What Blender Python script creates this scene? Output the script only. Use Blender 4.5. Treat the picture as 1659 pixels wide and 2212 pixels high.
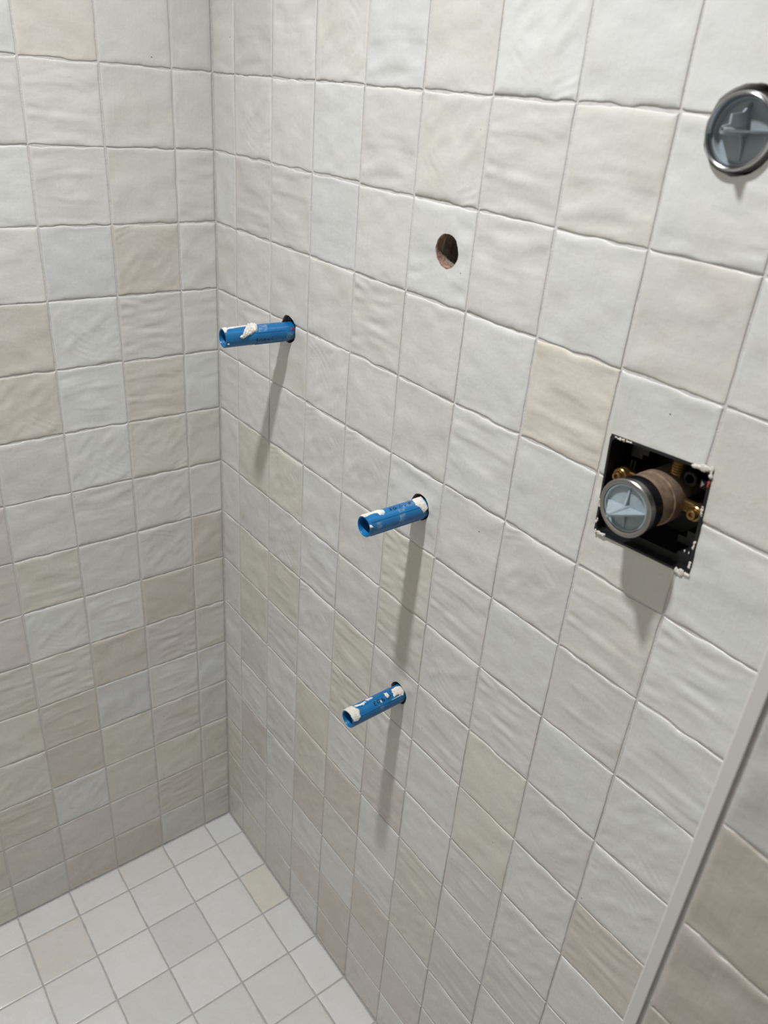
import bpy, bmesh, math, random
import numpy as np
from mathutils import Vector, Matrix

# ------------------------------------------------------------------ scene, camera, light, exposure
scn = bpy.context.scene
COL = scn.collection
for o in list(bpy.data.objects):
    bpy.data.objects.remove(o)

cam_d = bpy.data.cameras.new('camera')
cam = bpy.data.objects.new('camera', cam_d)
COL.objects.link(cam)
cam_d.sensor_fit = 'VERTICAL'
cam_d.sensor_height = 36.0
cam_d.sensor_width = 27.0
cam_d.lens = 36.0 * 1693.93 / 2212.0
cam_d.clip_start = 0.01
RIGHT = Vector((0.6055409, 0.79208616, 0.07693987))
DOWN = Vector((0.41750627, -0.23388806, -0.87805745))
FWD = Vector((-0.67750184, 0.56382257, -0.47232972))
cm = Matrix((RIGHT, -DOWN, -FWD)).transposed().to_4x4()
cm.translation = Vector((1.17516, -0.58728, 1.51904))
cam.matrix_world = cm
cam_d.dof.use_dof = True
cam_d.dof.focus_distance = 1.10
cam_d.dof.aperture_fstop = 7.5
scn.camera = cam

world = bpy.data.worlds.new('world')
scn.world = world
world.use_nodes = True
world.node_tree.nodes['Background'].inputs[0].default_value = (0.8, 0.85, 0.9, 1)
world.node_tree.nodes['Background'].inputs[1].default_value = 0.0

scn.view_settings.view_transform = 'Standard'
scn.view_settings.look = 'None'
scn.view_settings.gamma = 1.0
scn.view_settings.use_curve_mapping = False
scn.view_settings.exposure = 0.0

LAMP_POS = (0.585, -0.56, 2.4)
LAMP_WATT = 12.1
LAMP_COLOR = (0.962, 0.973, 1.0)
LAMP_SIZE = 0.085
LAMP_SPREAD = math.radians(121)
ROOM_LAMP_POS = (1.95, -0.75, 2.4)
ROOM_LAMP_WATT = 0.0

random.seed(7)
rng = np.random.default_rng(11)

# ------------------------------------------------------------------ helpers
def lin(c):
    c = c / 255.0
    return c / 12.92 if c <= 0.04045 else ((c + 0.055) / 1.055) ** 2.4

def rgb(r, g, b):
    return (lin(r), lin(g), lin(b), 1.0)

def mat(name, color, rough=0.5, metal=0.0, spec=0.5, coat=0.0):
    m = bpy.data.materials.new(name)
    m.use_nodes = True
    b = m.node_tree.nodes['Principled BSDF']
    b.inputs['Base Color'].default_value = color
    b.inputs['Roughness'].default_value = rough
    b.inputs['Metallic'].default_value = metal
    b.inputs['Specular IOR Level'].default_value = spec
    b.inputs['Coat Weight'].default_value = coat
    return m

def noise_mat(name, c1, c2, scale, rough=0.6, metal=0.0, bump=0.0, bscale=None, lo=0.35, hi=0.65, detail=4):
    m = mat(name, c1, rough, metal)
    nt = m.node_tree
    b = nt.nodes['Principled BSDF']
    tc = nt.nodes.new('ShaderNodeTexCoord')
    n = nt.nodes.new('ShaderNodeTexNoise')
    n.inputs['Scale'].default_value = scale
    n.inputs['Detail'].default_value = detail
    r = nt.nodes.new('ShaderNodeValToRGB')
    r.color_ramp.elements[0].position = lo
    r.color_ramp.elements[0].color = c1
    r.color_ramp.elements[1].position = hi
    r.color_ramp.elements[1].color = c2
    nt.links.new(tc.outputs['Object'], n.inputs['Vector'])
    nt.links.new(n.outputs['Fac'], r.inputs['Fac'])
    nt.links.new(r.outputs['Color'], b.inputs['Base Color'])
    if bump:
        n2 = nt.nodes.new('ShaderNodeTexNoise')
        n2.inputs['Scale'].default_value = bscale or scale * 2
        n2.inputs['Detail'].default_value = 4
        bp = nt.nodes.new('ShaderNodeBump')
        bp.inputs['Strength'].default_value = 1.0
        bp.inputs['Distance'].default_value = bump
        nt.links.new(tc.outputs['Object'], n2.inputs['Vector'])
        nt.links.new(n2.outputs['Fac'], bp.inputs['Height'])
        nt.links.new(bp.outputs['Normal'], b.inputs['Normal'])
    return m

def tile_material():
    m = mat('glazed_tile', (0.7, 0.7, 0.68, 1), 0.3)
    nt = m.node_tree
    N, L = nt.nodes, nt.links
    b = N['Principled BSDF']
    tc = N.new('ShaderNodeTexCoord')
    oi = N.new('ShaderNodeObjectInfo')
    mul = N.new('ShaderNodeMath'); mul.operation = 'MULTIPLY'; mul.inputs[1].default_value = 37.0
    L.new(oi.outputs['Random'], mul.inputs[0])
    off = N.new('ShaderNodeVectorMath'); off.operation = 'ADD'
    L.new(tc.outputs['Object'], off.inputs[0])
    L.new(mul.outputs[0], off.inputs[1])
    def noise(scale, detail=3, vec=None, dist=0.0):
        n = N.new('ShaderNodeTexNoise')
        n.inputs['Scale'].default_value = scale
        n.inputs['Detail'].default_value = detail
        n.inputs['Distortion'].default_value = dist
        L.new((vec or off).outputs[0], n.inputs['Vector'])
        return n
    def maprange(src, a, c, lo, hi):
        r = N.new('ShaderNodeMapRange')
        r.inputs['From Min'].default_value = a; r.inputs['From Max'].default_value = c
        r.inputs['To Min'].default_value = lo; r.inputs['To Max'].default_value = hi
        L.new(src, r.inputs['Value'])
        return r
    # cloudy glaze: patches where the glaze is thinner show warmer
    cloud = noise(22, 3, dist=0.6)
    cl = maprange(cloud.outputs['Fac'], 0.45, 0.72, 0.0, 1.0)
    warm = N.new('ShaderNodeMix'); warm.data_type = 'RGBA'; warm.blend_type = 'MULTIPLY'
    warm.inputs[7].default_value = (0.95, 0.93, 0.88, 1)
    cl2 = N.new('ShaderNodeMath'); cl2.operation = 'MULTIPLY'; cl2.inputs[1].default_value = 0.62
    L.new(cl.outputs[0], cl2.inputs[0])
    L.new(cl2.outputs[0], warm.inputs[0])
    L.new(oi.outputs['Color'], warm.inputs[6])
    # brushed streaks
    mp = N.new('ShaderNodeMapping'); mp.inputs['Scale'].default_value = (1.0, 0.08, 1.0)
    L.new(off.outputs[0], mp.inputs['Vector'])
    st = noise(330, 2, mp)
    stv = maprange(st.outputs['Fac'], 0.3, 0.7, 0.980, 1.008)
    mix2 = N.new('ShaderNodeMix'); mix2.data_type = 'RGBA'; mix2.blend_type = 'MULTIPLY'
    mix2.inputs[0].default_value = 1.0
    L.new(warm.outputs[2], mix2.inputs[6])
    L.new(stv.outputs[0], mix2.inputs[7])
    # pinholes in the glaze
    vo = N.new('ShaderNodeTexVoronoi'); vo.inputs['Scale'].default_value = 26
    L.new(off.outputs[0], vo.inputs['Vector'])
    pin = maprange(vo.outputs['Distance'], 0.016, 0.026, 1.0, 0.0)
    sep = N.new('ShaderNodeSeparateColor')
    L.new(vo.outputs['Color'], sep.inputs[0])
    few = N.new('ShaderNodeMath'); few.operation = 'GREATER_THAN'; few.inputs[1].default_value = 0.72
    L.new(sep.outputs[0], few.inputs[0])
    pm = N.new('ShaderNodeMath'); pm.operation = 'MULTIPLY'
    L.new(pin.outputs[0], pm.inputs[0]); L.new(few.outputs[0], pm.inputs[1])
    mix3 = N.new('ShaderNodeMix'); mix3.data_type = 'RGBA'
    mix3.inputs[7].default_value = (0.11, 0.085, 0.06, 1)
    L.new(pm.outputs[0], mix3.inputs[0]); L.new(mix2.outputs[2], mix3.inputs[6])
    L.new(mix3.outputs[2], b.inputs['Base Color'])
    rg = maprange(cloud.outputs['Fac'], 0.3, 0.7, 0.20, 0.36)
    L.new(rg.outputs[0], b.inputs['Roughness'])
    b.inputs['Specular IOR Level'].default_value = 0.5
    # fine relief only: grain and scratches
    hb = N.new('ShaderNodeMath'); hb.operation = 'MULTIPLY_ADD'; hb.inputs[1].default_value = 0.5
    g = noise(140, 4)
    L.new(st.outputs['Fac'], hb.inputs[0]); L.new(g.outputs['Fac'], hb.inputs[2])
    bp = N.new('ShaderNodeBump'); bp.inputs['Strength'].default_value = 0.85; bp.inputs['Distance'].default_value = 0.00045
    L.new(hb.outputs[0], bp.inputs['Height'])
    L.new(bp.outputs['Normal'], b.inputs['Normal'])
    return m

M_TILE = tile_material()
M_GROUT = noise_mat('grout', rgb(196, 193, 190), rgb(208, 205, 202), 90, 0.9, bump=0.0004, bscale=500)
M_GROUT_FLOOR = noise_mat('floor_grout', rgb(168, 166, 163), rgb(180, 178, 175), 90, 0.9, bump=0.0004, bscale=500)
M_PAINT = mat('white_paint', rgb(222, 219, 211), 0.7)
M_TRIM = mat('white_trim', rgb(214, 213, 207), 0.45)
M_BLUE = noise_mat('blue_plastic', rgb(5, 94, 148), rgb(9, 106, 162), 60, 0.33, bump=0.00006, bscale=900)
M_BLUE_IN = mat('blue_plastic_inside', rgb(14, 84, 150), 0.5)
M_PLASTER = noise_mat('dried_plaster', rgb(226, 222, 214), rgb(204, 197, 187), 180, 0.85, bump=0.0006, bscale=420)
M_FILM = noise_mat('plaster_film', rgb(64, 118, 162), rgb(128, 154, 178), 300, 0.6)
M_RED = noise_mat('red_paint', rgb(122, 30, 40), rgb(150, 62, 62), 300, 0.6)
M_INK = mat('black_ink', rgb(16, 18, 26), 0.5)
M_BISCUIT = noise_mat('tile_biscuit', rgb(126, 94, 80), rgb(166, 136, 120), 220, 0.9, bump=0.0006, bscale=500)
M_MORTAR = noise_mat('mortar', rgb(108, 98, 86), rgb(146, 138, 128), 160, 0.95, bump=0.0015, bscale=260)
M_BLACK = noise_mat('black_plastic', rgb(16, 17, 19), rgb(26, 27, 30), 120, 0.42)
M_BLACKGLOSS = noise_mat('black_sleeve', rgb(9, 10, 12), rgb(24, 26, 29), 90, 0.25)
M_CHROME = mat('chrome', (0.52, 0.525, 0.54, 1), 0.18, 1.0)
M_STEEL = mat('worn_nickel', (0.36, 0.35, 0.335, 1), 0.3, 1.0)
M_BRONZE = noise_mat('cast_brass', rgb(150, 128, 106), rgb(118, 98, 82), 130, 0.55, 0.35, bump=0.0003, bscale=900)
M_BRASS = noise_mat('brass', rgb(178, 146, 96), rgb(132, 104, 62), 140, 0.3, 0.9)
M_CAP = noise_mat('grey_cap', rgb(156, 168, 172), rgb(144, 156, 162), 60, 0.4)
M_CAP2 = noise_mat('dark_grey_cap', rgb(140, 149, 154), rgb(150, 159, 164), 60, 0.38)
M_WHITE = mat('white_mark', rgb(225, 225, 222), 0.6)

def link(name, me, material=None, parent=None):
    o = bpy.data.objects.new(name, me)
    COL.objects.link(o)
    if material is not None and me is not None and not me.materials:
        me.materials.append(material)
    if parent is not None:
        o.parent = parent
    return o

def mesh_from(name, verts, faces, smooth=True):
    me = bpy.data.meshes.new(name)
    me.from_pydata([tuple(map(float, v)) for v in verts], [], faces)
    if smooth:
        me.polygons.foreach_set('use_smooth', [True] * len(me.polygons))
    me.update()
    return me

def empty(name, loc, label, cat, group=None):
    o = bpy.data.objects.new(name, None)
    o.empty_display_size = 0.02
    COL.objects.link(o)
    o.matrix_world = Matrix.Translation(loc)
    o['label'] = label
    o['category'] = cat
    if group:
        o['group'] = group
    return o

def box_mesh(name, x0, x1, y0, y1, z0, z1, bevel=0.0):
    bm = bmesh.new()
    vs = [bm.verts.new((x, y, z)) for x in (x0, x1) for y in (y0, y1) for z in (z0, z1)]
    for f in ((0, 1, 3, 2), (4, 6, 7, 5), (0, 4, 5, 1), (2, 3, 7, 6), (0, 2, 6, 4), (1, 5, 7, 3)):
        bm.faces.new([vs[i] for i in f])
    bmesh.ops.recalc_face_normals(bm, faces=bm.faces)
    if bevel:
        bmesh.ops.bevel(bm, geom=bm.edges[:], offset=bevel, segments=2, affect='EDGES', profile=0.5)
    me = bpy.data.meshes.new(name)
    bm.to_mesh(me); bm.free()
    return me

def lathe(name, prof, base, ax, seg=40, closed=True, wob=None):
    """Surface of revolution: prof = [(s along ax, radius)], axis from base."""
    ax = Vector(ax).normalized()
    e1 = Vector((1, 0, 0)); e1 = (e1 - ax * ax.dot(e1))
    if e1.length < 1e-3:
        e1 = Vector((0, 1, 0)); e1 = (e1 - ax * ax.dot(e1))
    e1.normalize(); e2 = ax.cross(e1)
    vs, fs = [], []
    n = len(prof)
    for i, (s, r) in enumerate(prof):
        for k in range(seg):
            a = 2 * math.pi * k / seg
            rr, ss = r, s
            if wob:
                rr, ss = wob(i, a, r, s)
            p = Vector(base) + ax * ss + (e1 * math.cos(a) + e2 * math.sin(a)) * rr
            vs.append(p)
    rng_ = range(n) if closed else range(n - 1)
    for i in rng_:
        j = (i + 1) % n
        for k in range(seg):
            l = (k + 1) % seg
            fs.append((i * seg + k, i * seg + l, j * seg + l, j * seg + k))
    me = mesh_from(name, vs, fs)
    bm = bmesh.new(); bm.from_mesh(me)
    bmesh.ops.remove_doubles(bm, verts=bm.verts, dist=1e-6)
    bmesh.ops.recalc_face_normals(bm, faces=bm.faces)
    bm.to_mesh(me); bm.free()
    try:
        me.set_sharp_from_angle(angle=math.radians(38))
    except Exception:
        pass
    return me

def cut(me, cutters):
    """Mesh with each cutter mesh subtracted (evaluated boolean, no operators)."""
    o = bpy.data.objects.new('tmp_cut', me); COL.objects.link(o)
    tmp = [o]
    for c in cutters:
        co = bpy.data.objects.new('tmp_cutter', c); COL.objects.link(co); tmp.append(co)
        md = o.modifiers.new('b', 'BOOLEAN'); md.operation = 'DIFFERENCE'; md.solver = 'EXACT'; md.object = co
    bpy.context.view_layer.update()
    dg = bpy.context.evaluated_depsgraph_get()
    res = bpy.data.meshes.new_from_object(o.evaluated_get(dg))
    for t in tmp:
        bpy.data.objects.remove(t)
    return res

# ------------------------------------------------------------------ dimensions (metres)
P = 0.102            # tile pitch
A0 = 0.0649          # first column on the right wall, counted from the corner
B0 = 0.0620          # first column on the left wall
H14 = 0.0944         # bottom row
FX, FY = 0.0642, 0.0644
DEEP = 0.0014        # tile face in front of the grout
ROOM_H = 2.4
PIER_X, PIER_Y = 1.0335, -0.170

def row_z(t):        # top of tile row t (0 = uppermost row in view, 15 = row on the floor)
    return H14 + (15 - t) * P

# ------------------------------------------------------------------ tile meshes
def lattice(u, v, su, sv, r):
    """Smooth value noise on a random lattice with cells su x sv."""
    gu = (u - u.min()) / su + 1.0
    gv = (v - v.min()) / sv + 1.0
    nu, nv = int(gu.max()) + 4, int(gv.max()) + 4
    g = r.uniform(-1, 1, (nu, nv))
    iu, iv = np.floor(gu).astype(int), np.floor(gv).astype(int)
    fu, fv = gu - iu, gv - iv
    fu = fu * fu * fu * (fu * (fu * 6 - 15) + 10); fv = fv * fv * fv * (fv * (fv * 6 - 15) + 10)
    return (g[iu, iv] * (1 - fu) * (1 - fv) + g[iu + 1, iv] * fu * (1 - fv)
            + g[iu, iv + 1] * (1 - fu) * fv + g[iu + 1, iv + 1] * fu * fv)

def axis_samples(w, step):
    e = np.array([0.0, 0.00035, 0.0009, 0.0018, 0.0032])
    n = max(3, int(round((w - 0.0064) / step)))
    mid = np.linspace(0.0032, w - 0.0032, n + 1)
    return np.concatenate([e[:-1], mid, (w - e[:-1])[::-1]])

def tile_mesh(name, w, h, kind, seed, step=0.0026, amp=1.0, wob=1.0):
    r = np.random.default_rng(seed)
    us, vs = axis_samples(w, step), axis_samples(h, step)
    U, V = np.meshgrid(us, vs, indexing='ij')
    # relief (metres)
    H = 0.00048 * lattice(U, V, 0.046, 0.036, r) + 0.00022 * lattice(U, V, 0.021, 0.016, r)
    if kind == 'ripple':
        wv = V + 0.006 * lattice(U, V, 0.05, 0.03, r)
        H += 0.00036 * lattice(U, wv, 0.055, 0.0085, r) * (0.45 + 0.6 * np.abs(lattice(U, V, 0.05, 0.04, r)) * 1.6)
        H += 0.00008 * lattice(U, wv, 0.035, 0.0042, r)
    elif kind == 'swirl':
        cx, cy = w * r.uniform(0.9, 1.3), h * r.uniform(0.2, 0.5)
        if r.random() < 0.4:
            cx = w * r.uniform(0.7, 1.1); cy = h * r.uniform(0.7, 1.0)
        R = np.hypot(U - cx, V - cy) + 0.003 * lattice(U, V, 0.03, 0.03, r)
        win = np.exp(-((R - 0.075) / 0.020) ** 2) * np.clip(0.35 + lattice(U, V, 0.035, 0.035, r), 0, 1)
        H += 0.00020 * win * np.sin(R * 2 * math.pi / 0.0082 + 2.2 * lattice(U, V, 0.02, 0.02, r))
        H += 0.00026 * lattice(U + V, V - U, 0.03, 0.014, r)
    elif kind == 'stripe':
        H += 0.00005 * lattice(U, V, 0.0042, 0.05, r) * np.clip(0.5 + lattice(U, V, 0.03, 0.05, r), 0, 1.4)
        H += 0.00008 * lattice(U, V, 0.04, 0.011, r)
    elif kind == 'lump':
        H += 0.00034 * lattice(U, V, 0.026, 0.019, r)
    H = 0.00105 * np.tanh(H * amp * 2.5 / 0.00105)
    # irregular pressed edges
    def wobble(n, cell, a):
        x = np.linspace(0, 1, n)
        return a * lattice(x * 0.1, np.zeros(n), cell, 1, r) + 0.45 * a * lattice(x * 0.1, np.zeros(n), cell * 0.4, 1, r)
    nu, nv = len(us), len(vs)
    bot = wobble(nu, 0.017, 0.00115 * wob); top = wobble(nu, 0.017, 0.00115 * wob)
    lef = wobble(nv, 0.025, 0.00035 * wob); rig = wobble(nv, 0.025, 0.00035 * wob)
    fu, fv = us / w, vs / h
    eb = np.exp(-vs / 0.006)[None, :]; et = np.exp(-(h - vs) / 0.006)[None, :]
    el = np.exp(-us / 0.006)[:, None]; er = np.exp(-(w - us) / 0.006)[:, None]
    X = U - w / 2 + el * lef[None, :] + er * rig[None, :]
    Y = V - h / 2 + eb * bot[:, None] + et * top[:, None]
    d = np.minimum(np.minimum(U, w - U), np.minimum(V, h - V))
    Rr = 0.0036
    dd = np.clip(d / Rr, 0, 1)
    drop = 0.00105 * (1 - np.sqrt(np.clip(1 - (1 - dd) ** 2, 0, 1)))
    Z = DEEP + H * np.clip(d / 0.006, 0, 1) - drop
    verts = np.stack([X, Y, Z], -1).reshape(-1, 3)
    idx = np.arange(nu * nv).reshape(nu, nv)
    faces = np.stack([idx[:-1, :-1], idx[1:, :-1], idx[1:, 1:], idx[:-1, 1:]], -1).reshape(-1, 4).tolist()
    ring = list(idx[:, 0]) + list(idx[-1, 1:]) + list(idx[-2::-1, -1]) + list(idx[0, -2:0:-1])
    n0 = len(verts); m = len(ring)
    back = verts[ring].copy(); back[:, 2] = 0.0
    verts = np.concatenate([verts, back])
    for i in range(m):
        j = (i + 1) % m
        faces.append((ring[j], ring[i], n0 + i, n0 + j))
    faces.append(tuple(n0 + i for i in range(m))[::-1])
    me = bpy.data.meshes.new(name)
    me.from_pydata(verts.tolist(), [], faces)
    me.polygons.foreach_set('use_smooth', [True] * len(me.polygons))
    me.update()
    me.materials.append(M_TILE)
    return me

KINDS = ['ripple', 'stripe', 'swirl', 'ripple', 'lump', 'stripe', 'ripple', 'swirl', 'stripe', 'lump', 'ripple', 'swirl', 'ripple', 'stripe']
GAP = 0.0024
FULL = [tile_mesh('tile_relief', P - GAP, P - GAP, k, 100 + i) for i, k in enumerate(KINDS)]
FLOOR_FULL = [tile_mesh('floor_tile_relief', P - 0.0026, P - 0.0026, k, 200 + i, 0.004, 0.5, 0.5)
              for i, k in enumerate(['stripe', 'lump', 'swirl', 'stripe', 'lump', 'ripple'])]

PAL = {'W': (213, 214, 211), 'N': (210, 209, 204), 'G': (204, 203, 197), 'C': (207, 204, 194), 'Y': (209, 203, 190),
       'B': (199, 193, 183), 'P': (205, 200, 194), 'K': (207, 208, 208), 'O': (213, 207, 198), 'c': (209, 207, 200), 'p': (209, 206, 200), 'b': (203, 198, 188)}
PIER_PAL = {'W': (206, 206, 202), 'K': (198, 198, 194), 'B': (188, 182, 171), 'P': (188, 181, 174), 'C': (190, 186, 175)}  # pier tile colours, darkened so they carry the shade on that face
FLOOR_PAL = {'W': (217, 217, 215), 'N': (214, 213, 209), 'K': (212, 213, 213), 'G': (209, 209, 206), 'Y': (212, 208, 197), 'C': (213, 211, 204), 'O': (212, 208, 201), 'P': (209, 208, 207)}

def tile_color(c, r, pal=PAL):
    j = 1 + r.uniform(-0.014, 0.014)
    k = [v * 0.8 + m * 0.2 for v, m in zip(pal[c], pal.get('N', pal[c]))]
    return tuple(min(1.0, lin(min(255, v * j))) for v in k) + (1.0,)

# frame of each tiled face: origin, u, v, outward normal
def frame(o, u, v):
    u, v = Vector(u), Vector(v)
    n = u.cross(v)
    m = Matrix((u, v, n)).transposed().to_4x4()
    m.translation = Vector(o) - n * DEEP
    return m

FR_RIGHT = frame((0, 0, 0), (1, 0, 0), (0, 0, 1))
FR_LEFT = frame((0, 0, 0), (0, 1, 0), (0, 0, 1))
FR_FLOOR = frame((0, 0, 0), (1, 0, 0), (0, 1, 0))
FR_PIER = frame((0, PIER_Y, 0), (1, 0, 0), (0, 0, 1))

def place_tile(parent, fr, u0, u1, v0, v1, color, full_set, r, gap, cutters=None, kind=None, jit=1.0):
    """One tile filling the cell u0..u1 x v0..v1 of a tiled face."""
    w, h = u1 - u0 - gap, v1 - v0 - gap
    whole = abs(u1 - u0 - P) < 1e-4 and abs(v1 - v0 - P) < 1e-4
    if whole and not cutters:
        me = full_set[int(r.integers(len(full_set)))]
    else:
        me = tile_mesh('tile_cut', w, h, kind or ['ripple', 'stripe', 'lump'][int(r.integers(3))], int(r.integers(1e6)),
                       0.0034, 1.0 if full_set is FULL else 0.5, 0.8 if full_set is FULL else 0.5)
    loc = fr @ Matrix.Translation(((u0 + u1) / 2 + jit * r.uniform(-.0003, .0003), (v0 + v1) / 2 + jit * r.uniform(-.0003, .0003), 0))
    tilt = (Matrix.Rotation(jit * math.radians(r.uniform(-.22, .22)), 4, 'X') @ Matrix.Rotation(jit * math.radians(r.uniform(-.22, .22)), 4, 'Y')
            @ Matrix.Rotation(jit * math.radians(r.uniform(-.18, .18)), 4, 'Z'))
    if whole and not cutters and r.random() < 0.4:
        tilt = tilt @ Matrix.Rotation(math.pi, 4, 'Z')
    mw = loc @ tilt
    if cutters:
        me2 = me.copy(); me2.transform(mw)
        me = cut(me2, cutters)
        me.transform(mw.inverted())
        try:
            me.set_sharp_from_angle(angle=math.radians(50))
        except Exception:
            pass
    o = link('tile', me, M_TILE, parent)
    o.matrix_world = mw
    o.color = color
    return o

# ------------------------------------------------------------------ openings in the right wall
PIPES = [dict(base=(.2205, 0, 1.2045), tip=(.2130, -.1005, 1.2033), r=.0133, hole=(.2205, 1.2075, .0198)),
         dict(base=(.5402, 0, 1.0658), tip=(.5413, -.0885, 1.0652), r=.0131, hole=(.5385, 1.0670, .0172)),
         dict(base=(.5385, 0, .7655), tip=(.5410, -.0915, .7650), r=.0128, hole=(.5370, .7652, .0170))]
HOLE0 = (.5358, 1.3738, .0180)
RV = (.834, 1.5125, .0270)                # round valve: x, z, outer radius
RV_HOLE = (.8345, 1.5135, .0305)
BOXC = Vector((.8393, 0, 1.2116)); BOX_W, BOX_H, BOX_A = .1045, .1005, math.radians(-3.4)
BOX_M = Matrix.Translation(BOXC) @ Matrix.Rotation(BOX_A, 4, 'Y')

def cyl_cutter(x, z, r, seed, y0=-.02, y1=.2):
    rr = np.random.default_rng(seed)
    ph = rr.uniform(0, 6.28, 3)
    return lathe('cutter', [(0, 0), (0, r), (y1 - y0, r), (y1 - y0, 0)], (x, y0, z), (0, 1, 0), 48, False,
                 lambda i, a, q, s: (q * (1 + .012 * math.sin(5 * a + ph[0]) + .009 * math.sin(11 * a + ph[1]) + .007 * math.sin(17 * a + ph[2])), s))

def box_cutter():
    me = box_mesh('cutter', -BOX_W / 2, BOX_W / 2, -.02, .065, -BOX_H / 2, BOX_H / 2)
    me.transform(BOX_M)
    return me

def all_cutters():
    c = [(p['hole'][0], p['hole'][1], p['hole'][2], 'c') for p in PIPES]
    c += [HOLE0 + ('c',), RV_HOLE + ('c',)]
    return c

def cutters_for(x0, x1, z0, z1):
    out = []
    for i, (cx, cz, r, _) in enumerate(all_cutters()):
        if x0 - r < cx < x1 + r and z0 - r < cz < z1 + r:
            out.append(cyl_cutter(cx, cz, r, 50 + i))
    if x0 < BOXC.x + BOX_W / 2 + .004 and x1 > BOXC.x - BOX_W / 2 - .004 and z0 < BOXC.z + BOX_H / 2 + .004 and z1 > BOXC.z - BOX_H / 2 - .004:
        out.append(box_cutter())
    return out

# ------------------------------------------------------------------ room shell
def structure(o, label, cat):
    o['kind'] = 'structure'; o['label'] = label; o['category'] = cat
    return o

slab = box_mesh('wall_right', -.1, PIER_X + .002, DEEP, .11, -.1, ROOM_H)
slab = cut(slab, [cyl_cutter(c[0], c[1], c[2], 50 + i) for i, c in enumerate(all_cutters())] + [box_cutter()])
wall_right = structure(link('wall_right', slab, M_GROUT), 'cream tiled shower wall with pipe stubs and valves', 'wall')
wall_left = structure(link('wall_left', box_mesh('wall_left', -.1, -DEEP, -1.2, DEEP, -.1, ROOM_H), M_GROUT), 'tiled shower wall left of the corner, without fittings', 'wall')
floor = structure(link('floor', box_mesh('floor', -DEEP, 2.7, -1.2, DEEP, -.1, -DEEP), M_GROUT_FLOOR), 'pale square tiled shower floor', 'floor')
wall_pier = structure(link('wall_pier', box_mesh('wall_pier', PIER_X + .002, 2.7, PIER_Y + DEEP, .11, -.1, ROOM_H), M_GROUT), 'tiled wall section standing forward beyond the white trim', 'wall')
ceiling = structure(link('ceiling', box_mesh('ceiling', -.1, 2.7, -1.2, .11, ROOM_H, ROOM_H + .1), M_PAINT), 'plain white ceiling above the shower', 'ceiling')
wall_back = structure(link('wall_back', box_mesh('wall_back', -.1, 2.7, -1.3, -1.2, -.1, ROOM_H), M_PAINT), 'plain pale wall opposite the pipe stubs', 'wall')
wall_end = structure(link('wall_end', box_mesh('wall_end', 2.7, 2.8, -1.3, .11, -.1, ROOM_H), M_PAINT), 'plain pale wall at the far end of the room', 'wall')

# tile shades, row by row from the uppermost row in view, outwards from the corner
RIGHT_MAP = {-1: 'NNWNWNWWWWN', 0: 'CGNCKCWWWWW', 1: 'NNNWGCNCWWW', 2: 'WGGKNWNWPWN', 3: 'CNGCCNWYWPW', 4: 'NNCNNGWWPWN', 5: 'WWNNNWNNPWW',
             6: 'WCCWNCNWNWN', 7: 'WGNKNCNNWWW', 8: 'NCCNCNNCNWW', 9: 'NCGWCNWCWBW', 10: 'NGWCWPWNWWN', 11: 'NWNCBWCNGWW',
             12: 'NPWBCNCGNWN', 13: 'CGNNWBNNBWW', 14: 'CNGPBPPNNNN', 15: 'GCGKBPNPNNN'}
LEFT_MAP = {-1: 'NNWNNW', 0: 'GNOWNC', 1: 'NCNGNN', 2: 'NCNWCN', 3: 'NBKNNC', 4: 'NGWBCN', 5: 'WBWBNN', 6: 'CCWNPN', 7: 'NNNNPC', 8: 'BGNCPN',
            9: 'CBWWPN', 10: 'CPBCCN', 11: 'KNKBCB', 12: 'KPCBCN', 13: 'CCCKBC', 14: 'CBPPPB', 15: 'PGBBGC'}

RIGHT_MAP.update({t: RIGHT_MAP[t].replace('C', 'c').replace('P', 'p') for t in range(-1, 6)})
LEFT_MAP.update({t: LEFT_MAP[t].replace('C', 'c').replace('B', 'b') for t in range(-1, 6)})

def columns(first, last):
    xs = [0.0, first]
    while xs[-1] + P < last - 1e-6:
        xs.append(xs[-1] + P)
    xs.append(last)
    return xs

def rest_of_tiles(parent, fr, cells, gap, color):
    """Tiles out of the picture, joined."""
    if not cells:
        return
    vs, fs = [], []
    for (u0, u1, v0, v1) in cells:
        a, b, c, d = u0 + gap / 2, u1 - gap / 2, v0 + gap / 2, v1 - gap / 2
        e = .0012
        n = len(vs)
        vs += [(a, c, 0), (b, c, 0), (b, d, 0), (a, d, 0), (a + e, c + e, DEEP), (b - e, c + e, DEEP), (b - e, d - e, DEEP), (a + e, d - e, DEEP)]
        fs += [(n + 4, n + 5, n + 6, n + 7)] + [(n + i, n + (i + 1) % 4, n + 4 + (i + 1) % 4, n + 4 + i) for i in range(4)]
    me = mesh_from('tiling', vs, fs, False)
    o = link('tiling', me, M_TILE, parent)
    o.matrix_world = fr
    o.color = color
    o['kind'] = 'stuff'

AVG = tuple(lin(v) for v in PAL['N']) + (1.0,)
T_TOP = 15 - int(math.ceil((ROOM_H - H14) / P))
def rows():
    for t in range(T_TOP, 16):
        z1 = min(row_z(t), ROOM_H)
        z0 = row_z(t + 1) if t < 15 else 0.0012
        if z1 - z0 > .012:
            yield t, z0, z1

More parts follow.
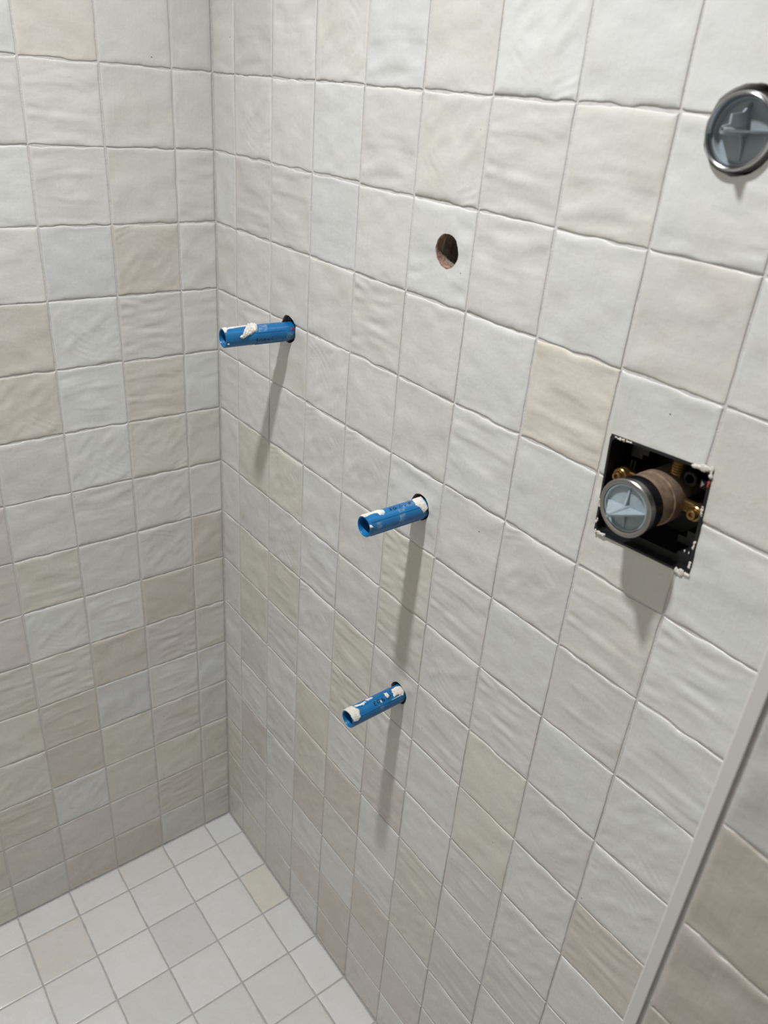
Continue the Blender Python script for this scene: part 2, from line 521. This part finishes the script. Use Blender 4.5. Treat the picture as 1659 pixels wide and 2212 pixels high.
r = np.random.default_rng(5)
xs = columns(A0, PIER_X - .001)
rest = []
for t, z0, z1 in rows():
    for j in range(len(xs) - 1):
        x0, x1 = xs[j], xs[j + 1]
        seen = t >= 0 and z1 > (x0 - .572) * 1.48 - .05 and (t > 0 or x0 < .8)
        if not seen and not cutters_for(x0, x1, z0, z1):
            rest.append((x0, x1, z0, z1)); continue
        c = RIGHT_MAP.get(t, 'N' * 12)[j]
        place_tile(wall_right, FR_RIGHT, x0, x1, z0, z1, tile_color(c, r), FULL, r, GAP, cutters_for(x0, x1, z0, z1))
rest_of_tiles(wall_right, FR_RIGHT, rest, GAP, AVG)

r = np.random.default_rng(6)
ys = columns(B0, 1.198)
rest = []
for t, z0, z1 in rows():
    for j in range(len(ys) - 1):
        y0, y1 = -ys[j + 1], -ys[j]
        lim = .2775 + (1.58 - z0) * .145 + .02
        if not (t >= 0 and -y1 < lim):
            rest.append((y0, y1, z0, z1)); continue
        c = (LEFT_MAP.get(t, 'N' * 6) + 'NCNBN')[j]
        place_tile(wall_left, FR_LEFT, y0, y1, z0, z1, tile_color(c, r), FULL, r, GAP)
rest_of_tiles(wall_left, FR_LEFT, rest, GAP, AVG)

r = np.random.default_rng(8)
fxs, fys = columns(FX, 2.69), columns(FY, 1.198)
rest = []
for i in range(len(fxs) - 1):
    for j in range(len(fys) - 1):
        x0, x1, y0, y1 = fxs[i], fxs[i + 1], -fys[j + 1], -fys[j]
        # pier stands on the floor
        if y1 > PIER_Y + .01 and x1 > PIER_X:
            if x0 >= PIER_X - .02 and y0 > PIER_Y - .02:
                continue
            if x0 < PIER_X:
                x1 = PIER_X - .001
            else:
                y1 = PIER_Y - .001
        # the part of the floor in the picture: left of the line (0.57,0) - (0.19,-0.555), and beyond the left edge line
        seen = (x0 - .572) * .555 + (-y1) * .382 < 0.02 and -y1 < .52 + .25 * max(0, x1)
        if not seen:
            rest.append((x0, x1, y0, y1)); continue
        c = {(2, 0): 'Y', (0, 2): 'C', (1, 4): 'O', (3, 3): 'G', (3, 1): 'N', (2, 2): 'P', (4, 2): 'G'}.get((i, j), 'WWNWKW'[int(r.integers(6))])
        place_tile(floor, FR_FLOOR, x0, x1, y0, y1, tile_color(c, r, FLOOR_PAL), FLOOR_FULL, r, .0028, jit=.5)
rest_of_tiles(floor, FR_FLOOR, rest, .0028, AVG)

r = np.random.default_rng(9)
pxs = [PIER_X + .0125]
while pxs[-1] + P < 2.69:
    pxs.append(pxs[-1] + P)
pxs.append(2.698)
rest = []
for t, z0, z1 in rows():
    for j in range(len(pxs) - 1):
        if not (j == 0 and .78 < z1 < 1.34):
            rest.append((pxs[j], pxs[j + 1], z0, z1)); continue
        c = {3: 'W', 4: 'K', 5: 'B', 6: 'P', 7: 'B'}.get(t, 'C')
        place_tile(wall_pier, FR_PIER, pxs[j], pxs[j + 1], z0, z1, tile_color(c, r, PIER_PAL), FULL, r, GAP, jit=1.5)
rest_of_tiles(wall_pier, FR_PIER, rest, GAP, AVG)

# corner trim: square-edged profile capping the outer corner of the pier
bm = bmesh.new()
tx0, tx1, ty0, ty1 = PIER_X - .0005, PIER_X + .0102, PIER_Y - .0012, PIER_Y + .010
pts = [(tx0, ty1), (tx0, ty0 + .0016), (tx0 + .0005, ty0 + .0005), (tx0 + .0016, ty0), (tx1 - .0005, ty0), (tx1, ty0 + .0005), (tx1, ty0 + .0033), (tx0 + .0018, ty0 + .0033), (tx0 + .0018, ty1)]
lo = [bm.verts.new((x, y, 0.0)) for x, y in pts]; hi = [bm.verts.new((x, y, ROOM_H)) for x, y in pts]
for i in range(len(pts)):
    k = (i + 1) % len(pts)
    bm.faces.new((lo[i], lo[k], hi[k], hi[i]))
bm.faces.new(lo); bm.faces.new(hi[::-1])
bmesh.ops.recalc_face_normals(bm, faces=bm.faces)
tm = bpy.data.meshes.new('trim_1'); bm.to_mesh(tm); bm.free()
structure(link('trim_1', tm, M_TRIM), 'straight white edge trim on the outer tiled corner', 'trim')

# linings of the drilled holes: fired clay of the tile, then rough mortar
def hole_lining(x, z, rad, seed, parent):
    rr = np.random.default_rng(seed)
    ph = rr.uniform(0, 6.28, 4)
    wob = lambda i, a, q, s: (q * (1 + (.011 * math.sin(5 * a + ph[0]) + .009 * math.sin(9 * a + ph[1])) * (1 if i < 2 else 0)), s + (.002 * math.sin(3 * a + ph[2]) + .0012 * math.sin(8 * a + ph[3]) if i in (1, 2) else 0))
    link('clay_lining', lathe('clay_lining', [(0, rad * .955), (0.0085, rad * .94), (.0095, rad * 1.04), (0, rad * 1.04)], (x, DEEP * .6, z), (0, 1, 0), 40, True, wob), M_BISCUIT, parent)
    link('mortar_lining', lathe('mortar_lining', [(0, rad * .90), (.027, rad * .80), (.031, rad * 1.05), (0, rad * 1.05)], (x, .0105, z), (0, 1, 0), 40, True, wob), M_MORTAR, parent)

hole_lining(HOLE0[0], HOLE0[1], HOLE0[2], 1, wall_right)
for i, p in enumerate(PIPES):
    hole_lining(p['hole'][0], p['hole'][1], p['hole'][2], 10 + i, wall_right)

# ------------------------------------------------------------------ blue pipe stubs
PIPE_MARKS = [
dict(smears=[
  ('w',[[103.8,83],[98.5,107],[93.2,107],[94.2,78],[98.2,52],[102.5,51]]),
  ('w',[[76.8,0],[80.7,17],[75.3,30],[70.2,62],[62.0,107],[57.4,107],[52.1,107],[51.3,70],[53.6,38],[58.2,35],[65.5,21],[72.3,11]]),
  ('w',[[94.6,74],[92.3,97],[63.2,107],[65.0,91]]),
  ('w',[[21.8,107],[21.6,107],[6.8,107],[7.0,107]]),
  ('w',[[100.0,-19],[96.3,-18],[95.3,-31],[98.6,-29]]),
  ('r',[[2.4,39],[-3.3,39],[-3.4,19],[1.4,14]]),
  ('f',[[7.8,10],[-1.4,11],[-3.1,-23],[5.0,-41],[9.6,-22]]),
  ('f',[[47.5,85],[34.9,84],[38.6,32],[52.0,28]]),
 ],strokes=[
  [[54.1,-7],[56.2,-14],[54.5,-21],[54.5,-34],[55.5,-39]],
  [[51.9,-22],[50.1,-19]],
  [[48.3,-12],[46.6,-23],[47.6,-34]],
  [[41.5,-21],[41.5,-26],[42.0,-29],[42.9,-30],[43.8,-27],[44.5,-22],[44.7,-17],[44.3,-14],[43.5,-12],[42.6,-13],[41.9,-17],[41.5,-21]],
  [[41.5,-24],[41.3,-42]],
  [[37.2,-12],[38.9,-22],[36.0,-28],[36.4,-43]],
  [[32.8,-7],[33.3,-20],[29.9,-22]],
  [[31.1,-7],[29.4,-32]],
 ]),
dict(smears=[
  ('w',[[98.5,91],[87.6,125],[75.8,125],[64.2,125],[61.8,117],[59.5,93],[61.3,75],[65.2,65],[69.7,71],[70.2,90],[76.6,95],[85.3,87],[90.4,89]]),
  ('w',[[9.3,125],[1.5,125],[-7.3,125],[-1.0,86],[-0.4,45],[-0.8,27],[6.8,5],[8.9,31],[14.5,59],[13.2,89]]),
  ('r',[[7.4,83],[8.1,44],[12.4,46],[13.5,62]]),
  ('r',[[4.9,23],[0.1,18],[0.8,3],[5.3,10]]),
  ('f',[[41.5,72],[32.4,63],[37.9,-1],[45.1,-11]]),
  ('f',[[79.9,34],[71.0,31],[71.0,4],[77.2,-7]]),
  ('w',[[89.0,33],[86.6,35],[84.0,18],[85.5,13],[88.6,15]]),
  ('f',[[32.5,90],[14.5,92],[15.7,70],[34.8,66]]),
 ],strokes=[
  [[47.0,95],[49.7,97],[50.8,88],[49.2,86],[51.1,86],[51.7,78],[49.4,78]],
  [[43.1,82],[44.1,78],[45.3,76],[46.2,77],[46.6,80],[46.2,85],[45.2,91],[43.8,95],[42.7,96],[42.2,93],[42.3,88],[43.1,82]],
  [[37.9,97],[36.5,79]],
  [[34.8,93],[42.3,78]],
  [[33.7,84],[31.8,84]],
  [[29.4,86],[29.4,78],[26.5,86]],
  [[19.6,86],[20.6,82],[21.5,80],[22.2,80],[22.3,83],[21.8,88],[20.7,93],[19.5,98],[18.5,99],[18.3,97],[18.7,92],[19.6,86]],
 ]),
dict(smears=[
  ('w',[[91.5,140],[85.1,140],[78.6,123],[78.8,92],[75.8,70],[78.7,45],[78.1,29],[84.2,12],[89.6,19],[91.2,47],[91.2,74],[92.0,98]]),
  ('w',[[77.6,123],[68.8,106],[60.0,112],[58.8,97],[64.7,85],[70.8,88],[76.2,96]]),
  ('w',[[57.0,125],[46.9,120],[46.1,102],[56.0,101]]),
  ('w',[[15.8,94],[5.6,103],[-0.9,87],[-0.7,48],[3.4,25],[10.8,46],[18.5,42],[16.6,70]]),
  ('w',[[29.2,98],[24.0,91],[23.2,66],[29.3,53],[29.7,76]]),
  ('w',[[41.9,66],[38.6,61],[38.5,42],[40.8,48]]),
  ('w',[[41.8,34],[41.3,40],[26.0,37],[17.8,38],[7.5,39],[6.6,31],[18.4,31],[30.3,34]]),
  ('r',[[48.4,31],[46.9,28],[47.3,14],[49.0,17]]),
  ('r',[[8.1,50],[5.2,42],[6.0,36],[8.7,42]]),
  ('f',[[45.3,44],[37.2,21],[38.4,-1],[44.3,16]]),
 ],strokes=[
  [[48.0,70],[50.7,72],[51.5,65],[49.8,61],[51.7,60],[51.4,51],[48.4,49]],
  [[41.6,75],[41.2,71],[41.3,66],[41.9,61],[42.9,56],[44.0,54],[45.1,55],[45.8,58],[46.0,62],[45.6,68],[44.6,73],[43.4,76]],
  [[35.2,62],[35.8,60],[36.5,59],[37.3,60],[37.8,62],[37.8,66],[37.3,68],[36.6,70],[35.8,70],[35.2,68],[34.9,65],[35.2,62]],
  [[34.0,52],[34.5,50],[35.3,49],[36.1,50],[36.6,52],[36.7,55],[36.3,58],[35.6,60],[34.8,60],[34.1,58],[33.8,55],[34.0,52]],
  [[28.2,73],[30.1,58],[28.6,50],[24.7,53],[22.1,64],[22.9,75]],
  [[20.1,73],[18.8,52]],
  [[16.9,69],[21.7,56]],
 ]),
]

def seg_dist(p, a, b):
    ax, ay = a; bx, by = b
    dx, dy = bx - ax, by - ay
    t = max(0, min(1, ((p[0] - ax) * dx + (p[1] - ay) * dy) / (dx * dx + dy * dy + 1e-12)))
    return math.hypot(p[0] - ax - t * dx, p[1] - ay - t * dy)

def inside(p, poly):
    c = False
    for i in range(len(poly)):
        (x1, y1), (x2, y2) = poly[i], poly[i - 1]
        if (y1 > p[1]) != (y2 > p[1]) and p[0] < (x2 - x1) * (p[1] - y1) / (y2 - y1) + x1:
            c = not c
    return c

def build_pipe(p, marks, label, name='water_pipe'):
    base, tip = Vector(p['base']), Vector(p['tip'])
    ax = (tip - base).normalized(); L = (tip - base).length; rad = p['r']
    e1 = Vector((1, 0, 0)); e1 = (e1 - ax * ax.dot(e1)).normalized(); e2 = ax.cross(e1)
    root = empty(name, base, label, 'pipe', 'blue pipe stubs in the shower wall')
    def at(s, th, rr):
        return ax * s + (e1 * math.cos(th) + e2 * math.sin(th)) * rr
    tube = link('tube', lathe('tube', [(-.06, rad), (L - .0006, rad), (L, rad - .0006), (L, rad - .0020), (L - .0008, rad - .0024), (-.06, rad - .0024)], (0, 0, 0), ax, 64), M_BLUE, root)
    # raised ribs along the tube
    for a in p['ribs']:
        hw, hh = .0007, .00055
        s0, s1 = .010, L - p.get('rib_gap', .004)
        th = math.radians(a); dth = hw / rad
        vs = []
        for s in (s0, s1):
            for k, q in ((-1.6, -.0003), (-1, hh), (1, hh), (1.6, -.0003)):
                vs.append(at(s, th + k * dth, rad + q))
        fs = [(0, 1, 5, 4), (1, 2, 6, 5), (2, 3, 7, 6), (3, 2, 1, 0), (4, 5, 6, 7)]
        link('rib', mesh_from('rib', vs, fs, False), M_BLUE, root)
    for s in p.get('bands', []):
        link('moulded_band', lathe('moulded_band', [(s - .0008, rad - .0002), (s - .0004, rad + .0004), (s + .0004, rad + .0004), (s + .0008, rad - .0002)], (0, 0, 0), ax, 64), M_BLUE, root)
    rr = random.Random(3)
    names = {'w': ('plaster_smear', M_PLASTER, .0011), 'f': ('plaster_film', M_FILM, .00012), 'r': ('red_stain', M_RED, .00045)}
    for kind, poly in marks['smears']:
        nm, mt, thick = names[kind]
        if kind == 'w' and len(poly) == 12 and p is PIPES[0]:
            thick = .0024
        pp = [(s * .001, math.radians(a) * rad) for s, a in poly]
        cs, cy = sum(a for a, _ in pp) / len(pp), sum(b for _, b in pp) / len(pp)
        pp = [(cs + (a - cs) * 1.06, cy + (b - cy) * 1.06) for a, b in pp]
        s0, s1 = min(a for a, _ in pp), max(a for a, _ in pp)
        y0, y1 = min(b for _, b in pp), max(b for _, b in pp)
        s1 = min(s1, L + .0005)
        st = .0007 if (s1 - s0) < .03 else .0009
        if min(s1 - s0, y1 - y0) < .0045 and len(poly) != 12:
            st = .00045
        if kind == 'f':
            st = .0004
        ns, ny = max(2, int((s1 - s0) / st)), max(2, int((y1 - y0) / st))
        lat = np.random.default_rng(len(poly) * 7 + ns).uniform(-1, 1, (ns + 2, ny + 2))
        vid, vs, fs = {}, [], []
        keep = set()
        for i in range(ns):
            for j in range(ny):
                c = (s0 + (i + .5) * (s1 - s0) / ns + .0004 * lat[i, j], y0 + (j + .5) * (y1 - y0) / ny + .0004 * lat[j % ns, i % ny])
                if inside(c, pp) and not (kind == 'f' and lat[i, j] > .25):
                    keep.add((i, j))
        def vert(i, j):
            if (i, j) not in vid:
                s = s0 + i * (s1 - s0) / ns; y = y0 + j * (y1 - y0) / ny
                full = all((i - a, j - b) in keep for a in (0, 1) for b in (0, 1))
                h = .00003 if kind == 'f' else -.0002
                if full:
                    dd = min(seg_dist((s, y), pp[k], pp[k - 1]) for k in range(len(pp)))
                    h = thick * min(1, .35 + dd / .0022) * (1 + (.75 if thick > .002 else .35) * lat[i, j])
                vid[(i, j)] = len(vs)
                vs.append(at(s, y / rad, rad + h))
            return vid[(i, j)]
        for (i, j) in sorted(keep):
            fs.append((vert(i, j), vert(i + 1, j), vert(i + 1, j + 1), vert(i, j + 1)))
        if fs:
            link(nm, mesh_from(nm, vs, fs, kind != 'f'), mt, root)
    # printed characters, drawn as flat ink lines on the tube
    vs, fs = [], []
    hw = .00052
    for line in marks['strokes']:
        pl = [(s * .001, math.radians(a) * rad) for s, a in line]
        for (a, b), (c, d) in zip(pl[:-1], pl[1:]):
            dx, dy = c - a, d - b
            l = math.hypot(dx, dy) or 1
            nx, ny = -dy / l * hw, dx / l * hw
            ex, ey = dx / l * hw * .8, dy / l * hw * .8
            n = len(vs)
            for (s, y) in ((a - ex + nx, b - ey + ny), (a - ex - nx, b - ey - ny), (c + ex - nx, d + ey - ny), (c + ex + nx, d + ey + ny)):
                vs.append(at(s, y / rad, rad + .00012))
            fs.append((n, n + 1, n + 2, n + 3))
    link('printed_marking', mesh_from('printed_marking', vs, fs, False), M_INK, root)
    return root

PIPES[0].update(ribs=[28, 118, 208, 298], bands=[.024], rib_gap=.045)
PIPES[1].update(ribs=[45, 135, 225, 315], bands=[])
PIPES[2].update(ribs=[33, 90, 150, 213, 303], bands=[])
build_pipe(PIPES[0], PIPE_MARKS[0], 'uppermost blue pipe stub, nearest the corner, with a torn white plaster flake')
build_pipe(PIPES[1], PIPE_MARKS[1], 'middle blue pipe stub with white plaster collar at the wall')
build_pipe(PIPES[2], PIPE_MARKS[2], 'lowest blue pipe stub, its open end caked with dried plaster')

# ------------------------------------------------------------------ concealed mixer in its square black box
def ngon_prism(name, pts, y0, y1):
    bm = bmesh.new()
    a = [bm.verts.new((x, y0, z)) for x, z in pts]; b = [bm.verts.new((x, y1, z)) for x, z in pts]
    for i in range(len(pts)):
        k = (i + 1) % len(pts)
        bm.faces.new((a[i], a[k], b[k], b[i]))
    bm.faces.new(a); bm.faces.new(b[::-1])
    bmesh.ops.recalc_face_normals(bm, faces=bm.faces)
    me = bpy.data.meshes.new(name); bm.to_mesh(me); bm.free()
    return me

def rounded_rect(w, h, rad, n=4):
    out = []
    for cx, cz, a0 in ((w / 2 - rad, h / 2 - rad, 0), (-w / 2 + rad, h / 2 - rad, 90), (-w / 2 + rad, -h / 2 + rad, 180), (w / 2 - rad, -h / 2 + rad, 270)):
        for k in range(n + 1):
            a = math.radians(a0 + 90 * k / n)
            out.append((cx + rad * math.cos(a), cz + rad * math.sin(a)))
    return out

mixer = empty('mixer_valve', BOXC, 'brass mixer valve with grey cap standing in a square black wall box', 'valve')
mixer.matrix_world = BOX_M
def mpart(name, me, material, parent=None):
    """Part given in wall coordinates relative to the box centre (unrotated)."""
    o = link(name, me, material, parent or mixer)
    o.matrix_world = Matrix.Translation(BOXC)
    return o
def bpart(name, me, material, parent=None):
    """Part given in the turned frame of the box."""
    o = link(name, me, material, parent or mixer)
    o.matrix_world = BOX_M
    return o

# box: a thin-walled tray open to the room
ow, oh, tk = BOX_W - .0006, BOX_H - .0006, .0022
outer, inner = rounded_rect(ow, oh, .003), rounded_rect(ow - 2 * tk, oh - 2 * tk, .006)
nr = len(outer); vs = []; fs = []
for y, ring in ((-.0012, outer), (.060, outer), (.060, None), (.054, None), (-.0012, inner), (.054, inner)):
    pass
vs = [(x, -.0012, z) for x, z in outer] + [(x, .060, z) for x, z in outer] + [(x, -.0012, z) for x, z in inner] + [(x, .054, z) for x, z in inner]
for i in range(nr):
    k = (i + 1) % nr
    fs += [(i, k, nr + k, nr + i), (2 * nr + k, 2 * nr + i, 3 * nr + i, 3 * nr + k), (k, i, 2 * nr + i, 2 * nr + k)]
fs += [tuple(range(nr, 2 * nr)), tuple(range(3 * nr, 4 * nr))[::-1]]
tray = bpart('box', mesh_from('box', vs, fs, False), M_BLACK)
# moulded ledges inside the tray
hw, hh = ow / 2 - tk, oh / 2 - tk
bpart('ledge', ngon_prism('ledge', [(-hw, -hh), (hw, -hh), (hw, -hh + .011), (hw - .018, -hh + .011), (hw - .020, -hh + .007), (-hw, -hh + .007)], .010, .054), M_BLACK)
bpart('moulded_step', ngon_prism('moulded_step', [(-hw + .008, hh), (-hw + .008, hh - .020), (-hw + .020, hh - .020), (-hw + .020, hh - .015), (-hw + .026, hh - .015), (-hw + .026, hh - .009), (-hw + .033, hh - .009), (-hw + .033, hh)], .022, .054), M_BLACK)
bpart('moulded_step', ngon_prism('moulded_step', [(hw - .030, -hh + .011), (hw - .030, -hh + .018), (hw - .022, -hh + .018), (hw - .022, -hh + .025), (hw - .013, -hh + .025), (hw - .013, -hh + .011)], .026, .054), M_BLACK)
for x in (-hw + .012, -hw + .0155):
    bpart('moulded_rib', box_mesh('moulded_rib', x, x + .0012, .018, .054, -hh + .010, hh - .022), M_BLACK)
# plaster left on the rim
def crumb(path, wdt, y, seed, name='plaster_smear', material=None):
    rr = np.random.default_rng(seed)
    bm = bmesh.new()
    for (x, z) in path:
        m = Matrix.Translation((x + rr.uniform(-.0006, .0006), y + rr.uniform(-.0004, .0003), z + rr.uniform(-.0006, .0006))) @ Matrix.Diagonal((wdt * rr.uniform(.5, 1.7), wdt * .35, wdt * rr.uniform(.5, 1.7), 1))
        bmesh.ops.create_icosphere(bm, subdivisions=2, radius=1, matrix=m)
    for v in bm.verts:
        v.co += Vector((rr.uniform(-1, 1), rr.uniform(-1, 1) * .4, rr.uniform(-1, 1))) * wdt * .12
    for f in bm.faces:
        f.smooth = True
    me = bpy.data.meshes.new(name); bm.to_mesh(me); bm.free()
    return bpart(name, me, material or M_PLASTER)
W2, H2 = ow / 2 - .001, oh / 2 - .001
crumb([(W2 - .016 + k * .0019, H2 + .0002 * k) for k in range(9)], .0021, -.0012, 1)
crumb([(W2 - .0002, H2 - .001 - k * .0015) for k in range(4)], .0016, -.0012, 2)
crumb([(-W2 + .006 + k * .0022, H2 - .0002) for k in range(8)], .0011, -.0014, 3)
crumb([(W2 - .012 + k * .0024, -H2 - .0006) for k in range(6)], .0023, -.0012, 4)
for q0, qn in ((.007, 6), (.026, 8), (.058, 9)):
    crumb([(W2 - .0003, -H2 + q0 + k * .0010) for k in range(qn)], .0009, -.0013, 50 + qn)
crumb([(-W2 + .001 + k * .0022, -H2 + .0006) for k in range(6)], .0014, -.0014, 6)
for q0, qn in ((.010, 5), (.027, 7)):
    crumb([(-W2 + .0002, -H2 + q0 + k * .0010) for k in range(qn)], .0009, -.0013, 70 + qn)
crumb([(W2 - .0002, H2 - .010), (W2 - .0002, H2 - .0112), (W2 - .0002, H2 - .0124)], .0012, -.0014, 8, 'red_stain', M_RED)
for q0 in (.005, .010, .014):
    crumb([(hw - q0, -hh + .0114)], .0012, .013, int(q0 * 1e4))

# brass body with screws and unions
CX, CZ = .0000, .0049
def cyl(prof, x, z, seg=48, ax=(0, -1, 0), y=0.0):
    return lathe('turned', prof, (x, y, z), ax, seg)
body = mpart('valve_body', lathe('valve_body', [(-.05, 0), (-.05, .0245), (-.012, .0245), (-.012, .0252), (.000, .0252), (.0006, .0240), (.030, .0240), (.030, 0)], (CX, 0, CZ), (0, -1, 0), 56, False), M_BRONZE)
mpart('black_sleeve', lathe('black_sleeve', [(.0185, .0236), (.0185, .0254), (.0335, .0258), (.0335, .0236)], (CX, 0, CZ), (0, -1, 0), 56), M_BLACKGLOSS)
mpart('chrome_ring', lathe('chrome_ring', [(.0335, .0258), (.0340, .0264), (.0374, .0265), (.0382, .0258), (.0382, .0232), (.0376, .0222), (.0330, .0220), (.0300, .0220), (.0300, .0258)], (CX, 0, CZ), (0, -1, 0), 64), M_STEEL)
cap = mpart('cap', lathe('cap', [(.0300, 0), (.0300, .0219), (.0368, .0219), (.0372, .0214), (.0372, .0206), (.0360, .0200), (.0340, .0196), (.0340, 0)], (CX, 0, CZ), (0, -1, 0), 56, False), M_CAP)

def cap_fins(root_obj, cx, cz, y_disc, y_pin, rad, ang, material, parent, M0, stepped=False):
    for k in range(4):
        a = math.radians(ang + 90 * k)
        h = y_pin - y_disc
        if stepped and k == 1:
            prof = [(0, h), (.0030, h), (.0045, h * .74), (.0108, h * .74), (.0126, h * .28), (rad, .001), (rad, 0), (0, 0)]
        elif k % 2 == 0:
            prof = [(0, h), (.0015, h), (rad, .0012), (rad, 0), (0, 0)]
        else:
            prof = [(0, h * .22), (rad * .5, h * .10), (rad, .0008), (rad, 0), (0, 0)]
        t = .0008
        ux, uz = math.cos(a), math.sin(a)
        nx, nz = -uz * t, ux * t
        vs = [(cx + d * ux + s * nx, -(y_disc + q), cz + d * uz + s * nz) for s in (-1, 1) for d, q in prof]
        n = len(prof)
        fs = [tuple(range(n))[::-1], tuple(range(n, 2 * n))] + [(i, (i + 1) % n, n + (i + 1) % n, n + i) for i in range(n)]
        me = mesh_from('cap_fin', vs, fs, False)
        bm = bmesh.new(); bm.from_mesh(me); bmesh.ops.recalc_face_normals(bm, faces=bm.faces); bm.to_mesh(me); bm.free()
        o = link('cap_fin', me, material, parent); o.matrix_world = M0
    o = link('cap_pin', lathe('cap_pin', [(y_disc, 0), (y_disc, .0030), (y_pin - .001, .0025), (y_pin, .0020), (y_pin, .0011), (y_pin - .001, .0008), (y_pin - .001, 0)], (cx, 0, cz), (0, -1, 0), 24, False), material, parent)
    o.matrix_world = M0
cap_fins(mixer, CX, CZ, .0338, .0615, .0195, 4, M_CAP, cap, Matrix.Translation(BOXC))
# screws on lugs either side
for sx, sz in ((.0401, .0068), (-.0401, .0092)):
    lug = mpart('screw_lug', cyl([(-.045, 0), (-.045, .0072), (-.006, .0072), (-.0052, .0064), (-.0052, 0)], sx, sz), M_BRASS, body)
    mpart('screw', cyl([(-.010, 0), (-.010, .0046), (-.0012, .0046), (-.0004, .0040), (-.0004, .0024), (-.0030, .0022), (-.0030, 0)], sx, sz, 24), M_BRASS, body)
    arm = box_mesh('lug_arm', min(sx, CX), max(sx, CX), .012, .040, sz - .005, sz + .005, .001)
    mpart('lug_arm', arm, M_BRASS, body)
# threaded union rising behind the body, and a port boss
mpart('threaded_union', lathe('threaded_union', [(0, 0), (0, .0075)] + [(.006 + .0012 * k, .0075 if k % 2 else .0068) for k in range(20)] + [(.034, .0075), (.034, 0)], (.0065, .022, .014), (0, 0, 1), 32, False), M_BRASS, body)
mpart('port_boss', cyl([(-.050, .0030), (-.050, .0068), (-.016, .0068), (-.0152, .0060), (-.0152, .0042), (-.030, .0036)], .0225, .0305, 32), M_BLACK, tray)
mpart('arrow_mark', ngon_prism('arrow_mark', [(.0325, .0325), (.0362, .0300), (.0330, .0268)], .0525, .0535), M_WHITE, tray)
mpart('arrow_post', ngon_prism('arrow_post', [(.0312, .0335), (.0375, .0335), (.0375, .0258), (.0312, .0258)], .0180, .0540), M_BLACK, tray)
o = mpart('arrow_mark', ngon_prism('arrow_mark', [(.0322, .0328), (.0356, .0304), (.0328, .0268)], .0176, .0181), M_WHITE, tray)

# ------------------------------------------------------------------ round valve at the upper right
rvx, rvz, rvr = RV
rv = empty('round_valve', (rvx, 0, rvz), 'round chrome valve with recessed grey cap near the upper right edge', 'valve')
def rpart(name, prof, material, parent=None, closed=True, seg=64):
    o = link(name, lathe(name, prof, (0, 0, 0), (0, -1, 0), seg, closed), material, parent or rv)
    o.matrix_world = Matrix.Translation((rvx, 0, rvz))
    return o
rpart('chrome_ring', [(-.030, .0268), (.0020, .0268), (.0046, .0264), (.0062, .0256), (.0066, .0248), (.0060, .0238), (.0034, .0230), (-.008, .0228), (-.030, .0228)], M_CHROME)
rcap = rpart('cap', [(-.012, 0), (-.012, .0227), (.0005, .0227), (.0005, .0217), (-.0045, .0210), (-.0045, 0)], M_CAP2, None, False)
cap_fins(rv, 0, 0, -.0048, .0265, .0192, 3, M_CAP2, rcap, rv.matrix_world.copy() if False else Matrix.Translation((rvx, 0, rvz)), True)
rpart('valve_sleeve', [(-.060, 0), (-.060, .0275), (-.028, .0275), (-.028, 0)], M_BLACK, None, False)

# ------------------------------------------------------------------ ceiling lamps
def downlight(pos, watt, size, label):
    root = empty('downlight', pos, label, 'lamp')
    link('bezel', lathe('bezel', [(0, size / 2 + .002), (0, size / 2 + .018), (.004, size / 2 + .017), (.006, size / 2 + .004), (.003, size / 2 + .002)], (0, 0, 0), (0, 0, -1), 48), M_TRIM, root)
    l = bpy.data.lights.new('downlight_lamp', 'AREA')
    l.shape = 'DISK'; l.size = size; l.energy = watt; l.color = LAMP_COLOR; l.spread = LAMP_SPREAD
    lo_ = bpy.data.objects.new('downlight_lamp', l); COL.objects.link(lo_)
    lo_.parent = root; lo_.location = (0, 0, -.003)
downlight(LAMP_POS, LAMP_WATT, LAMP_SIZE, 'white ceiling downlight straight above the shower')
if ROOM_LAMP_WATT:
    downlight(ROOM_LAMP_POS, ROOM_LAMP_WATT, LAMP_SIZE, 'white ceiling downlight farther into the room')
